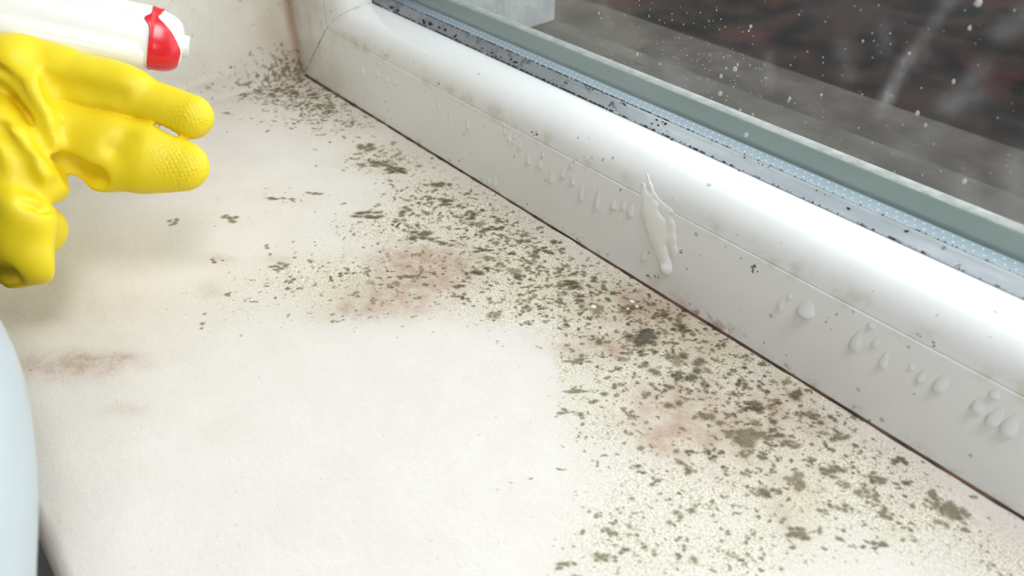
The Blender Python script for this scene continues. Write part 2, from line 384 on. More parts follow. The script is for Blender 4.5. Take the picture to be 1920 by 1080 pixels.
stk = m.math('MULTIPLY', m.rng(m.noise(420, 4, .7, vec=m.mapped(scale=(1, 1, .35))), .60, .70), m.rng(m.noise(32, 3, vec=m.mapped(scale=(1.6, 1, .35), loc=(3, 1, 2))), .57, .68))
sk2 = m.math('MAXIMUM', sk2, m.math('MULTIPLY', stk, .75))
b = m.mix(m.math('MULTIPLY', m.math('MAXIMUM', sk, sk2), .62), b, (.20, .19, .14))
grime = m.math('MULTIPLY', m.rng(X[2], .007, .0), m.rng(m.noise(120, 4, .65), .5, .75))
b = m.mix(m.math('MULTIPLY', grime, .7), b, (.28, .24, .16))
redm = m.math('MULTIPLY', m.rng(m.noise(160, 3), .47, .62), m.math('MULTIPLY', m.rng(X[2], .010, .001), m.math('MULTIPLY', m.rng(X[0], .375, .40), m.rng(X[0], .44, .415))))
b = m.mix(m.math('MULTIPLY', redm, .8), b, (.45, .10, .10))
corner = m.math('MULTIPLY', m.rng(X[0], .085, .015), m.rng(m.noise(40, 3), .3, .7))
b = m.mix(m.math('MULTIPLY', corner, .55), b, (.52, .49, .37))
m.color(b); m.bump(m.noise(500, 2), .03, .0005)
PLASTIC = m.m
# profile (y, height above the sill plane), from the base up over the bead to the gasket
bead = [(0.0010, 0.0503), (0.0012, 0.0525), (0.0018, 0.0550), (0.0032, 0.0580), (0.0055, 0.0608), (0.0088, 0.0631), (0.0130, 0.0648), (0.0180, 0.0660), (0.0240, 0.0668), (0.0300, 0.0671), (0.0322, 0.0668), (0.0326, 0.0655), (0.0326, 0.058)]
face = [(0.045, -0.03), (0.0004, -0.03), (0.0, -0.0296), (0.0, 0.0496), (0.0002, 0.0501), (0.0008, 0.0503), (0.0010, 0.0500), (0.0014, 0.0494), (0.010, 0.0494)]
XEND = 1.0; ZEND = 0.9
def mitred(name, prof, mat, parent, smooth=True, rail=True, jamb=True, xend=XEND, n=2):
    out = []
    for kind in (('rail',) if rail else ()) + (('jamb',) if jamb else ()):
        v = []
        for k in range(n):
            t = k / (n - 1)
            for (y, w) in prof:
                a0 = w; a1 = (xend - XW) if kind == 'rail' else ZEND
                a = a0 + (a1 - a0) * t
                v.append((XW + a, y, w) if kind == 'rail' else (XW + w, y, a))
        f = grid_faces(n, len(prof))
        if kind == 'jamb': f = [q[::-1] for q in f]
        o = mesh_obj(name, v, f, mat, parent, smooth)
        if smooth: o.data.set_sharp_from_angle(angle=math.radians(38))
        out.append(o)
    return out
mitred('frame_rail', face, PLASTIC, win); mitred('glazing_bead', bead, PLASTIC, win)
m = Mat('weld_grime', (.30, .28, .20), .7); m.color(m.mix(m.rng(m.noise(200, 3), .35, .65), (.36, .34, .26), (.72, .71, .65)))
wl = [(y - 0.0002, w) for (y, w) in face[3:4]] + [(y - 0.0001, w + 0.0002) for (y, w) in bead[:11]]
v = []
for (y, w) in [(-0.0002, 0.004), (-0.0002, 0.02), (-0.0002, 0.035)] + wl:
    v += [(XW + w - 0.0006, y, w + 0.0002), (XW + w + 0.0006, y, w - 0.0002)]
mesh_obj('weld_line', v, grid_faces(len(v) // 2, 2), m.m, win)
# dark open joint between frame and sill
m = Mat('joint_dirt', (.05, .035, .028), .9)
m.color(m.mix(m.rng(m.noise(35, 3), .35, .65), (.035, .022, .018), (.17, .095, .06)))
v = []
for i, x in enumerate(np.arange(XW, 0.9, 0.004)):
    w = 0.0009 + 0.00035 * math.sin(i * 1.7) * math.sin(i * 0.37); w *= 0.75 + 0.8 * math.exp(-x / 0.15)
    v += [(x, -0.0003 - w, 0.00015), (x, -0.0004 - w * 0.3, 0.0007), (x, 0.0, 0.0006 + w * 0.5)]
mesh_obj('joint_bead', v, grid_faces(len(v) // 3, 3), m.m, win, True)
# gasket
m = Mat('gasket_rubber', (.50, .56, .60), .35)
X = m.xyz()
b = m.mix(m.rng(m.noise(90, 3, vec=m.mapped(scale=(.25, 1, 1))), .35, .7), (.46, .52, .56), (.66, .72, .76))
fa = m.rng(X[0], .36, .20)
mo = m.math('ADD', m.noise(110, 4, .7), m.math('MULTIPLY', fa, .13))
b = m.mix(m.math('MULTIPLY', m.rng(mo, .64, .74), .9), b, (.05, .05, .05))
b = m.mix(m.math('MULTIPLY', fa, .8), b, (.17, .17, .19))
b = m.mix(m.math('MULTIPLY', specks(m, 240, .4, .12, 4.0), .7), b, (.08, .08, .08))
m.color(b)
GASKET = m.m
mitred('gasket', [(0.0326, 0.060), (0.0326, 0.0674), (0.0334, 0.0684), (0.0352, 0.0694), (0.0366, 0.0712), (0.0374, 0.0722), (0.0380, 0.0724), (0.0381, 0.060)], GASKET, win)
m = Mat('gap_grime', (.03, .03, .035), .9)
gm = m.rng(m.math('ADD', m.noise(420, 5, .75, vec=m.mapped(scale=(1, .2, .2))), m.math('MULTIPLY', m.rng(m.xyz()[0], .42, .25), .12)), .50, .62)
m.color(m.mix(gm, (.50, .55, .60), (.035, .035, .04)))
mitred('gap_line', [(0.0321, 0.0671), (0.0323, 0.0674), (0.0328, 0.0678)], m.m, win, False)
mitred('lip_line', [(0.0376, 0.0724), (0.0379, 0.0728), (0.0382, 0.0728)], m.m, win, False)
# spacer bar between the panes, its two rows of perforations
m = Mat('spacer_metal', (.44, .50, .60), .5, Metallic=0.1); m.color(m.mix(m.noise(300, 2, vec=m.mapped(scale=(.05, 1, 1))), (.21, .265, .31), (.29, .345, .39)))
SPACER = m.m
mitred('spacer_bar', [(0.0423, 0.0560), (0.0423, 0.0660), (0.0430, 0.0666), (0.0570, 0.0666), (0.0576, 0.0660), (0.0576, 0.0560)], SPACER, win)
m = Mat('perforation_light', (.66, .72, .78), .4)
v, f = [], []
for x in np.arange(0.10, 0.62, 0.0042):
    for yy, dx in ((0.0505, 0), (0.0548, 0.0021)):
        k = len(v); r, h = (0.00062, 0.0004)
        for q in range(6): v.append((x + dx + r * math.cos(q * 1.0472), yy + 0.7 * r * math.sin(q * 1.0472), 0.0666))
        v.append((x + dx, yy, 0.0666 + h)); f += [(k + q, k + (q + 1) % 6, k + 6) for q in range(6)]
tag(mesh_obj('perforation', v, f, m.m, win, True), kind='stuff')
# outer seal and outer frame lip seen through the panes
m = Mat('outer_seal', (.30, .37, .36), .6); m.color(m.mix(m.noise(60, 3, vec=m.mapped(scale=(.3, 1, 1))), (.47, .55, .52), (.55, .63, .60)))
mitred('outer_seal', [(0.0622, 0.0560), (0.0622, 0.0648), (0.0632, 0.0662), (0.0655, 0.0728), (0.0660, 0.0736)], m.m, win)
m = Mat('outer_lip_paint', (.60, .60, .58), .7); m.color(m.mix(m.rng(m.noise(160, 4), .35, .7), (.36, .365, .35), (.50, .505, .49)))
m.bump(m.noise(900, 2), .3, .0005)
mitred('outer_lip', [(0.0660, 0.0736), (0.0664, 0.0739), (0.0728, 0.0739), (0.0734, 0.0733), (0.0734, -0.02)], m.m, win)

# panes
def pane_material(name, dirty):
    m = Mat(name); t = m.t
    tr = m.n('ShaderNodeBsdfTransparent'); tr.inputs[0].default_value = (.95, .965, .96, 1)
    gl = m.n('ShaderNodeBsdfGlossy'); gl.inputs['Roughness'].default_value = .02
    fr_ = m.n('ShaderNodeFresnel'); fr_.inputs[0].default_value = 1.45
    mx = m.n('ShaderNodeMixShader'); t.links.new(m.math('MULTIPLY', fr_.outputs[0], .10), mx.inputs[0]); t.links.new(tr.outputs[0], mx.inputs[1]); t.links.new(gl.outputs[0], mx.inputs[2])
    sh = mx.outputs[0]
    if dirty:
        df = m.n('ShaderNodeBsdfDiffuse'); df.inputs[0].default_value = (.80, .82, .86, 1)
        m2 = m.n('ShaderNodeMixShader')
        d = m.math('ADD', m.math('MULTIPLY', m.attr('dirt'), m.rng(m.noise(120, 4, .6), .25, .75, .5, 1.1)), m.math('MULTIPLY', m.rng(m.noise(30, 4), .4, .8), .012), clamp=True)
        t.links.new(d, m2.inputs[0]); t.links.new(sh, m2.inputs[1]); t.links.new(df.outputs[0], m2.inputs[2]); sh = m2.outputs[0]
    t.links.new(sh, m.out.inputs[0]); return m.m
def streak(X, Z, p, q, w, amp, y):
    a, b = ony(*p, y)[[0, 2]], ony(*q, y)[[0, 2]]; ba = b - a
    t = np.clip(((X - a[0]) * ba[0] + (Z - a[1]) * ba[1]) / (ba @ ba), 0, 1)
    d = np.hypot(X - a[0] - t * ba[0], Z - a[1] - t * ba[1])
    return amp * np.exp(-(d / w) ** 2)
px_ = np.concatenate([np.arange(XW + 0.05, 0.62, 0.0024), np.arange(0.63, 1.0, 0.05)]); pz_ = np.concatenate([np.arange(0.058, 0.22, 0.0024), np.arange(0.23, 0.88, 0.05)])
GPX, GPZ = np.meshgrid(px_, pz_, indexing='ij')
dirt = 0.012 + 0.02 * np.clip(lowfreq(GPX, GPZ * 0.6, 14, 120, 9), 0, 2)
for s in [((1660, 190), (1700, 110), .0022, .34), ((1700, 110), (1790, -10), .0022, .16), ((1650, 215), (1668, 175), .0025, .22), ((1440, 105), (1445, 165), .0025, .16), ((1655, 60), (1658, 90), .003, .14),
          ((1770, 200), (1840, 130), .004, .13), ((1790, 195), (1830, 185), .004, .12), ((1910, 300), (1915, 420), .006, .20), ((1880, 60), (1930, 30), .004, .18), ((1580, 90), (1590, 140), .004, .12),
          ((1700, 280), (1740, 250), .005, .12), ((1810, 340), (1815, 380), .004, .14), ((1250, 120), (1270, 160), .006, .10), ((1130, 10), (1140, 40), .004, .12), ((1720, 120), (1735, 100), .004, .08)]:
    dirt += streak(GPX, GPZ, s[0], s[1], s[2], s[3], 0.038)
def pane(y0, y1, mat, dirty):
    n, mm = GPX.shape
    v = np.concatenate([np.stack([GPX, np.full_like(GPX, y0), GPZ], -1).reshape(-1, 3), np.stack([GPX, np.full_like(GPX, y1), GPZ], -1).reshape(-1, 3)])
    q = grid_faces_np(n, mm); o = n * mm
    rim = list(range(0, mm)) ; fs = [q, q[:, ::-1] + o]
    ring = [i for i in range(mm)] + [i * mm + mm - 1 for i in range(1, n)] + [(n - 1) * mm + j for j in range(mm - 2, -1, -1)] + [i * mm for i in range(n - 2, 0, -1)]
    r2 = ring[1:] + ring[:1]
    fs.append(np.array([(a, b, b + o, a + o) for a, b in zip(ring, r2)]))
    at = {'dirt': np.concatenate([dirt.ravel(), np.zeros(o)])} if dirty else None
    return big_mesh('glass_pane', v, np.concatenate(fs), mat, at, smooth=False, parent=win)
pane(0.0382, 0.0420, pane_material('inner_glass', True), True)
pane(0.0580, 0.0618, pane_material('outer_glass', False), False)

# ------------------------------------------------------------------ outdoors
m = Mat('outer_sill_stone', (.22, .20, .18), .85); m.b.inputs['Specular IOR Level'].default_value = 0.1
m.color(m.mix(m.rng(m.noise(25, 5), .3, .7), (.075, .064, .057), (.115, .10, .09))); m.bump(m.noise(150, 4), .3, .002)
OUTST = m.m
v, f = box_vf(-0.05, 2.0, 0.07, 0.200, -0.02, 0.022)
tag(mesh_obj('trim_2', v, f, OUTST), 'grey brown outer window ledge behind the glass', kind='structure')
v, f = box_vf(-0.3, 2.0, 0.200, 0.295, -0.10, 0.006)
m = Mat('lower_ledge_stone', (.22, .19, .165), .9); m.b.inputs['Specular IOR Level'].default_value = 0.1; m.color(m.mix(m.rng(m.noise(30, 5), .3, .7), (.05, .041, .037), (.09, .074, .066))); m.bump(m.noise(150, 4), .3, .002)
tag(mesh_obj('trim_3', v, f, m.m), 'brown lower step of the outer ledge', kind='structure')
m = Mat('outer_plaster', (.60, .62, .62), .85); m.color(m.mix(m.rng(m.noise(40, 5), .35, .7), (.34, .355, .36), (.46, .475, .48))); m.bump(m.noise(200, 4), .4, .003)
v, f = box_vf(-0.6, 0.0775, 0.074, 0.200, -0.2, 0.9)
tag(mesh_obj('wall_outside', v, f, m.m), 'pale grey rendered outer reveal behind the glass', kind='structure')
m = Mat('yard_earth', (.05, .035, .03), .9); m.b.inputs['Specular IOR Level'].default_value = 0.05
b = m.mix(m.rng(m.noise(5, 4), .35, .65), (.005, .0042, .0042), (.020, .012, .010))
b = m.mix(m.math('MULTIPLY', m.rng(m.noise(2.6, 2), .54, .70), .45), b, (.040, .012, .011))
m.color(b); m.bump(m.noise(30, 4), .5, .02)
gx = np.linspace(-8, 6, 60); gy = np.linspace(0.3, 10, 50); A, B = np.meshgrid(gx, gy, indexing='ij')
big_g = big_mesh('ground', np.stack([A, B, -1.2 + 0.05 * lowfreq(A, B, 10, 3, 6)], -1).reshape(-1, 3), grid_faces_np(60, 50), m.m)
tag(big_g, 'dark reddish yard ground blurred beyond the window', kind='structure')

# ------------------------------------------------------------------ dirt lumps and dried splashes on the glazing
def lump(bm, c, r, sq=(1, 1, 1)):
    o = bmesh.ops.create_icosphere(bm, subdivisions=1, radius=1)
    for q in o['verts']:
        k = 1 + random.uniform(-.3, .3)
        q.co = Vector((c[0] + q.co.x * r * sq[0] * k, c[1] + q.co.y * r * sq[1] * k, c[2] + q.co.z * r * sq[2] * k))
def bm_obj(name, bm, mat, parent, smooth=True):
    me = bpy.data.meshes.new(name); bm.to_mesh(me); bm.free(); me.materials.append(mat)
    if smooth: me.polygons.foreach_set('use_smooth', [True] * len(me.polygons))
    o = bpy.data.objects.new(name, me); COL.objects.link(o); o.parent = parent; return o
def gasket_pt(px, py):
    "point of the sloping gasket under a seen spot"
    best = None
    for y in np.linspace(0.031, 0.038, 15):
        p = ony(px, py, y); zt = np.interp(y, [0.031, 0.0326, 0.0352, 0.0374, 0.038], [0.0671, 0.0674, 0.0694, 0.0722, 0.0724])
        if best is None or abs(p[2] - zt) < best[0]: best = (abs(p[2] - zt), p)
    return best[1]
m = Mat('black_mold', (.025, .025, .024), .95); m.color(m.mix(m.noise(800, 2), (.015, .015, .015), (.06, .06, .055)))
bm = bmesh.new()
for px, py, r in [(1590, 391, .0011), (1701, 433, .0009), (1612, 413, .0003), (1235, 236, .0014), (1246, 232, .0012), (1232, 225, .0008), (1222, 232, .0008), (1172, 197, .0010), (1165, 193, .0007), (1112, 170, .0007), (1060, 155, .0008),
                  (1260, 262, .0008), (1397, 295, .0006), (1422, 306, .0005), (1430, 309, .0005), (1440, 313, .0004), (1386, 320, .0006), (1429, 346, .0006), (1531, 357, .0005), (1547, 365, .0005),
                  (735, 15, .0022), (745, 20, .0018), (795, 42, .0017), (808, 46, .0017), (825, 52, .0014), (835, 57, .0015), (853, 68, .0017), (856, 75, .0013), (850, 82, .0009), (905, 92, .0013), (922, 100, .0012), (930, 105, .0011), (965, 117, .0017), (958, 112, .0010), (980, 125, .0010), (770, 30, .0012), (880, 80, .001), (1020, 148, .0009), (985, 130, .0006), (940, 108, .0008), (1716, 462, .0007), (1719, 460, .0006), (1715, 474, .0005)]:
    c = gasket_pt(px, py)
    for k in range(3): lump(bm, c + rng.normal(0, r * .5, 3) * (1, .4, .5), r * rng.uniform(.5, .9), (1, .6, .7))
tag(bm_obj('mold_clump', bm, m.m, win), kind='stuff')
m = Mat('dried_splash', (.62, .62, .58), .7); m.color(m.mix(m.noise(300, 2), (.45, .45, .40), (.80, .80, .76)))
bm = bmesh.new()
GY0 = 0.0381
spl = [(1378, 130, .0013), (1352, 143, .0011), (1383, 122, .0008), (1350, 176, .0014), (1195, 103, .0011), (1237, 120, .0006), (1398, 252, .0014), (1835, 5, .0016), (1818, 53, .0008), (1720, 212, .0009), (1788, 153, .0008),
       (1808, 340, .0010), (1480, 185, .0010), (1478, 190, .0006), (1412, 215, .0007), (1408, 50, .0009), (1404, 57, .0006), (1705, 100, .0006), (1540, 178, .0007), (1735, 235, .0006), (1362, 128, .0007), (1618, 77, .0006), (1123, 25, .0009), (1388, 207, .0008), (1600, 305, .0009)]
for _ in range(170):
    px = rng.uniform(1110, 1440); py = rng.uniform(0, 200)
    if py < 62 + .396 * (px - 1000): spl.append((px, py, rng.uniform(.00018, .0004)))
for _ in range(70):
    px = rng.uniform(1440, 1915); py = rng.uniform(0, 330)
    if py < 62 + .396 * (px - 1000): spl.append((px, py, rng.uniform(.00015, .0004)))
for px, py, r in spl:
    c = ony(px, py, GY0); lump(bm, c, r, (.9, .25, 1.15))
tag(bm_obj('dried_splash', bm, m.m, win), kind='stuff')
m = Mat('olive_dirt', (.16, .15, .09), .95); m.color(m.mix(m.noise(500, 2), (.10, .095, .055), (.24, .22, .14)))
bm = bmesh.new()
for px, py, r in [(1415, 503, .0013), (1411, 508, .0008), (1278, 473, .0007), (1216, 517, .0008), (823, 160, .0013), (820, 157, .0009), (727, 107, .0010), (723, 104, .0007), (768, 137, .0009), (970, 237, .0009), (1004, 252, .0011), (997, 248, .0009), (1721, 632, .0009), (1757, 656, .0010), (1762, 659, .0010), (1750, 647, .0008), (1163, 357, .0007), (1720, 628, .0006), (1235, 520, .0005), (1228, 517, .0005), (1294, 570, .0006), (1630, 790, .0007)]:
    c = ony(px, py, -0.0001)
    if c[2] > 0.0505: c = ony(px, py, 0.0013)
    for k in range(4): lump(bm, c + rng.normal(0, r * .7, 3) * (1, .1, 1), r * rng.uniform(.35, .7), (1, .3, 1))
tag(bm_obj('dirt_speck', bm, m.m, win), kind='stuff')

# ------------------------------------------------------------------ water drops and the thick milky run on the frame
m = Mat('cleaner_liquid', (.88, .89, .89), .14, IOR=1.33)
m.b.inputs['Transmission Weight'].default_value = .12; m.b.inputs['Subsurface Weight'].default_value = .0
LIQ = m.m
m = Mat('foam', (.90, .90, .88), .18, IOR=1.35); m.b.inputs['Subsurface Weight'].default_value = .25; m.b.inputs['Subsurface Radius'].default_value = (.002, .002, .002); m.b.inputs['Subsurface Scale'].default_value = 1.0
FOAM = m.m
def drop_mesh(w, h, depth, seed):
    "hanging tear on a vertical face: thin tail above, swollen rounded foot below; flat back on y = 0"
    r = random.Random(seed); n, k = 14, 13; v = []; lean = r.uniform(-.12, .12); tail = r.uniform(.45, .75)
    for i in range(n):
        t = i / (n - 1)                                    # 0 top .. 1 bottom
        wid = math.sqrt(max(0, 1 - ((t - .68) / (.68 if t < .68 else .32)) ** 2)); wid = wid ** .8 * (tail + (1 - tail) * min(1, t / .5))
        wid = max(wid, .02); dep = depth * (0.25 + .75 * min(1, t / .75) ** 1.3) * wid
        for j in range(k):
            a = math.pi * j / (k - 1)
            v.append((math.cos(a) * w / 2 * wid + lean * w * (t - .5), -math.sin(a) * dep - (0 if 0 < j < k - 1 else -.00005), (.5 - t) * h))
    f = [q[::-1] for q in grid_faces(n, k)]
    return v, f
ROW_L = 'row of drops left of the thick white run on the frame face'
# px, py (middle), width px, height px, group key
DR = [(991, 297, 10, 22, 'a'), (1013, 305, 10, 24, 'a'), (1033, 331, 9, 26, 'a'), (1056, 323, 11, 22, 'a'), (1074, 336, 10, 24, 'a'), (1090, 360, 10, 32, 'a'), (1120, 375, 11, 38, 'a'), (1151, 382, 11, 24, 'a'),
      (1169, 384, 8, 20, 'a'), (1183, 394, 12, 26, 'a'), (1465, 568, 10, 28, 'b'), (1513, 580, 27, 34, 'b'), (1481, 555, 7, 10, 'b'), (1607, 638, 17, 44, 'b'), (1642, 642, 10, 22, 'b'), (1658, 676, 13, 34, 'b'), (1635, 609, 11, 14, 'b'),
      (1728, 705, 12, 30, 'b'), (1765, 720, 19, 40, 'b'), (1710, 687, 9, 12, 'b'), (1836, 760, 19, 32, 'b'), (1866, 783, 20, 44, 'b'), (1895, 798, 23, 50, 'b'), (1866, 738, 15, 20, 'b'),
      (822, 195, 9, 20, 'c'), (843, 217, 8, 18, 'c'), (877, 231, 10, 22, 'c'), (681, 132, 8, 12, 'c'), (708, 137, 8, 14, 'c'), (725, 148, 8, 14, 'c'), (741, 153, 8, 12, 'c'), (740, 128, 7, 8, 'c'),
      (1208, 478, 9, 28, 'd'), (917, 337, 8, 16, 'e'), (928, 341, 9, 18, 'e'), (1071, 308, 7, 14, 'a'), (1018, 288, 7, 10, 'a'),
      (937, 243, 7, 10, 'f'), (947, 246, 8, 10, 'f'), (955, 258, 8, 10, 'f'), (966, 255, 7, 10, 'f'), (974, 272, 8, 12, 'f'), (962, 265, 6, 8, 'f'), (945, 232, 6, 8, 'f')]
names = ['first', 'second', 'third', 'fourth', 'fifth', 'sixth', 'seventh', 'eighth', 'ninth', 'tenth', 'eleventh', 'twelfth', 'thirteenth', 'fourteenth', 'fifteenth']
GROUPS = {'a': 'clear drops left of the white run', 'b': 'clear drops right of the white run', 'c': 'small drops near the wall corner', 'd': 'drop beside the white run', 'e': 'drops low above the sill joint', 'f': 'tiny bubble cluster under the bead'}
LAB = {'a': 'clear water drop on the white frame face, {} leftwards from the thick white run', 'b': 'clear water drop on the white frame face, {} rightwards from the thick white run',
       'c': 'small faint drop on the frame face, {} from the wall corner', 'e': '{} of two faint drops just above the dark sill joint', 'f': 'tiny bubble, {} from left in the cluster under the bead edge'}
order = {}
for g in 'abcef':
    L = sorted([d for d in DR if d[4] == g], key=lambda d: d[0] * (-1 if g == 'a' else 1))
    for i, d in enumerate(L): order[d[:2]] = names[i]
for i, (px, py, w, h, g) in enumerate(DR):
    c = ony(px, py, 0.0); dep = (c - CAM) @ FWD; mp = dep / FPX
    hh = h * mp / cp * 1.0; ww = w * mp * 1.25
    v, f = drop_mesh(ww, hh, ww * .30, i)
    o = mesh_obj('water_drop', v, f, LIQ, None, True); o.location = (c[0], -0.00004, c[2])
    lab = 'narrow drop low at the left of the thick white run' if g == 'd' else LAB[g].format(order[(px, py)])
    if (px, py) == (1513, 580): lab = 'widest, wedge-shaped water drop, ' + order[(px, py)] + ' rightwards from the thick white run'
    tag(o, lab, 'drop', GROUPS[g] if g != 'd' else None)
def run_sdf():
    h = 0.00038; S = np.array([1, 3.2, 1])
    lo = np.array([ony(1185, 420)[0], -0.0055, 0.008]); hi = np.array([ony(1290, 420)[0] + 0.004, 0.016, 0.066])
    n = np.ceil((hi - lo) / h).astype(int)
    g = np.stack(np.meshgrid(*[lo[i] + h * np.arange(n[i]) for i in range(3)], indexing='ij'), -1).astype(np.float32)
    def surf(px, py):
        p = ony(px, py, 0.0)
        if p[2] > 0.0495:
            for y in np.linspace(0.001, 0.012, 45):
                q = ony(px, py, y)
                if q[2] <= np.interp(y, [b[0] for b in bead[1:10]], [b[1] for b in bead[1:10]]) + 1e-4: return q
        return p
    D = None
    mp = 0.345 / FPX
    paths = [([(1206, 348, 6), (1210, 372, 10), (1216, 400, 15), (1226, 425, 20), (1234, 450, 19), (1240, 472, 15)], 1.0),
             ([(1240, 470, 14), (1247, 490, 12), (1250, 503, 12)], 1.15),
             ([(1213, 327, 3), (1219, 350, 5), (1227, 370, 6), (1241, 386, 7), (1255, 398, 8), (1258, 420, 9), (1260, 445, 9), (1263, 468, 8), (1264, 485, 4)], 1.05),
             ([(1222, 392, 14), (1238, 420, 18), (1246, 445, 16)], .85), ([(1214, 368, 7), (1228, 385, 9)], .8)]
    for path, fat in paths:
        for (a, b) in zip(path[:-1], path[1:]):
            A, B = surf(a[0], a[1]), surf(b[0], b[1])
            d = d_cone(g * S, A * S, B * S, a[2] * mp * 1.05 * fat, b[2] * mp * 1.05 * fat)
            D = d if D is None else smin(D, d, 0.0022)
    foot = surf(1249, 502); d = np.linalg.norm((g - foot) * np.array([1, 1.15, .8]), axis=-1) - 12.5 * mp
    D = smin(D, d, 0.002)
    D[:, :, 0] = 1; D[0] = 1; D[-1] = 1; D[:, 0] = 1; D[:, -1] = 1; D[:, :, -1] = 1
    return surface_nets(D, lo, h)
v, q = run_sdf()
o = big_mesh('cleaner_run', v, q, FOAM)
tag(o, 'thick milky white run of cleaner dripping down the frame face', 'drip')
# foam bubbles on the sill
for i, (px, py, r, l) in enumerate([(1113, 576, .0014, 'white foam bubble on the moldy sill, leftmost of four'), (1185, 566, .0013, 'white foam bubble on the moldy sill, topmost of four'),
                                    (1194, 575, .0010, 'white foam bubble on the moldy sill, rightmost of four'), (1177, 580, .0008, 'smallest white foam bubble on the moldy sill')]):
    bm = bmesh.new(); bmesh.ops.create_uvsphere(bm, u_segments=14, v_segments=8, radius=1)
    c = onz(px, py)
    for q in bm.verts: q.co = Vector((q.co.x * r * 1.2, q.co.y * r, max(q.co.z, -.1) * r * .6))
    o = bm_obj('foam_bubble', bm, FOAM, None); o.location = (c[0], c[1], 0.0002); tag(o, l, 'bubble', 'white foam bubbles on the sill')

# ------------------------------------------------------------------ gloved hand
TOCAM = np.stack([RIGHT, UP, FWD])            # rows: orthonormal axes of the hand's working frame
HS = 0.85                                     # hand and bottle scaled down about the camera, which lifts them off the sill
def L(px, py, dep): return TOCAM @ (P(px, py, dep * HS) - CAM)
def hand():
    h = 0.00095
    lo = np.array([-0.48, -0.07, 0.355]) * HS; hi = np.array([-0.145, 0.185, 0.50]) * HS
    n = np.ceil((hi - lo) / h).astype(int)
    g = np.stack(np.meshgrid(*[(lo[i] + h * np.arange(n[i])).astype(np.float32) for i in range(3)], indexing='ij'), -1)
    def chain(pts, flat=1.0, k=0.004):
        D = None
        sh = lambda p: (p[0], p[1], p[2] - .014 * float(np.clip((p[0] + 60) / 90, 0, 1)), p[3])
        pts = [sh(p) for p in pts]
        for a, b in zip(pts[:-1], pts[1:]):
            A, B = L(*a[:3]), L(*b[:3]); ra, rb = a[3] * a[2] * HS / FPX, b[3] * b[2] * HS / FPX
            S = np.array([1, 1, 1 / flat], np.float32)
            d = d_cone(g * S, A * S, B * S, ra, rb); D = d if D is None else smin(D, d, k)
        return D
    idx = chain([(-70, 122, .436, 64), (60, 128, .430, 58), (110, 140, .430, 52), (180, 158, .430, 48), (235, 173, .431, 44), (300, 196, .434, 36), (330, 208, .435, 37), (358, 219, .435, 42)], .85)
    idx = smin(idx, chain([(215, 142, .428, 22), (258, 158, .429, 20)]), .006)
    mid = chain([(60, 235, .432, 56), (125, 255, .430, 62), (200, 285, .430, 72), (275, 297, .431, 64), (315, 306, .432, 51), (346, 312, .432, 46)], .62)
    D = smin(idx, mid, .0010)
    rin = chain([(-60, 190, .420, 62), (0, 255, .416, 52), (45, 305, .416, 46), (88, 340, .420, 40)], .9)
    rin2 = chain([(88, 340, .420, 40), (70, 350, .436, 36), (0, 330, .445, 36)], .9)
    D = smin(D, smin(rin, rin2, .003), .003)
    pk = chain([(-80, 330, .418, 70), (0, 400, .412, 60), (30, 440, .412, 56), (48, 470, .414, 52)], .8)
    blk = chain([(72, 420, .414, 34), (74, 490, .415, 32), (20, 500, .416, 34), (-20, 480, .414, 48)], .8, .006)
    pk = smin(pk, blk, .010)
    pk = smax(pk, g[..., 0] + g[..., 2] * (857 / FPX), .003)
    back = chain([(72, 430, .430, 50), (60, 440, .436, 46)], .9)
    D = smin(D, smin(pk, back, .0015), .0025)
    palm = chain([(-60, 230, .432, 90), (-150, 300, .432, 150), (-320, 330, .424, 130)], .62)
    D = smin(D, palm, .012)
    thumb = chain([(-260, 120, .420, 60), (-235, 40, .392, 44), (-130, 15, .362, 36), (-70, 45, .352, 34)], 1.0, .006)
    D = smin(D, thumb, .008)
    wrist = chain([(-320, 330, .424, 125), (-470, 370, .41, 120)], .8)
    D = smin(D, wrist, .012)
    # stretched folds of rubber
    F_ = lambda px, py, front, r: (px, py, front + r * .000295, r)
    D = smin(D, chain([F_(-4, 98, .411, 43), F_(25, 112, .408, 40), F_(66, 170, .409, 26), F_(90, 232, .411, 16), F_(100, 268, .4125, 11), F_(101, 288, .414, 8)], 1.0), .006)
    D = smin(D, chain([F_(-20, 200, .403, 34), F_(25, 262, .401, 24), F_(62, 305, .403, 16), F_(80, 325, .405, 12)], 1.0), .007)
    D = smin(D, chain([F_(-30, 330, .396, 36), F_(30, 385, .397, 22), F_(70, 408, .401, 18)], 1.0), .012)
    def carve(pts, k): 
        nonlocal D
        D = smax(D, -chain(pts), k)
    carve([(-10, 112, .408, 8), (25, 162, .408, 11), (58, 217, .408, 11), (80, 264, .409, 9), (90, 290, .410, 6)], .0035)      # long crease by the ridge
    carve([(86, 138, .4155, 6), (92, 160, .4155, 8), (102, 182, .4165, 9), (125, 197, .419, 6)], .003)
    carve([(108, 162, .4170, 12), (160, 172, .4170, 13), (215, 182, .4185, 9)], .007)                            # arc at the finger root
    carve([(112, 194, .413, 4), (170, 207, .4135, 4), (240, 218, .4150, 5), (285, 236, .4165, 5)], .002)                      # between the two fingers
    carve([(104, 298, .419, 12), (142, 320, .4235, 26), (186, 328, .4235, 20)], .004)                                            # hollow under the middle finger
    carve([(112, 234, .4190, 5), (112, 256, .4195, 5)], .003)
    carve([(0, 238, .4015, 7), (40, 300, .4015, 9), (55, 345, .403, 7)], .006)
    carve([(-24, 516, .402, 26), (12, 518, .404, 20)], .005)
    carve([(86, 374, .4085, 4), (108, 352, .4110, 4), (114, 336, .4125, 3)], .0025)
    carve([(46, 380, .3985, 5), (78, 394, .405, 5), (106, 390, .412, 5)], .003)
    carve([(228, 258, .4165, 8), (212, 278, .4165, 11)], .008)
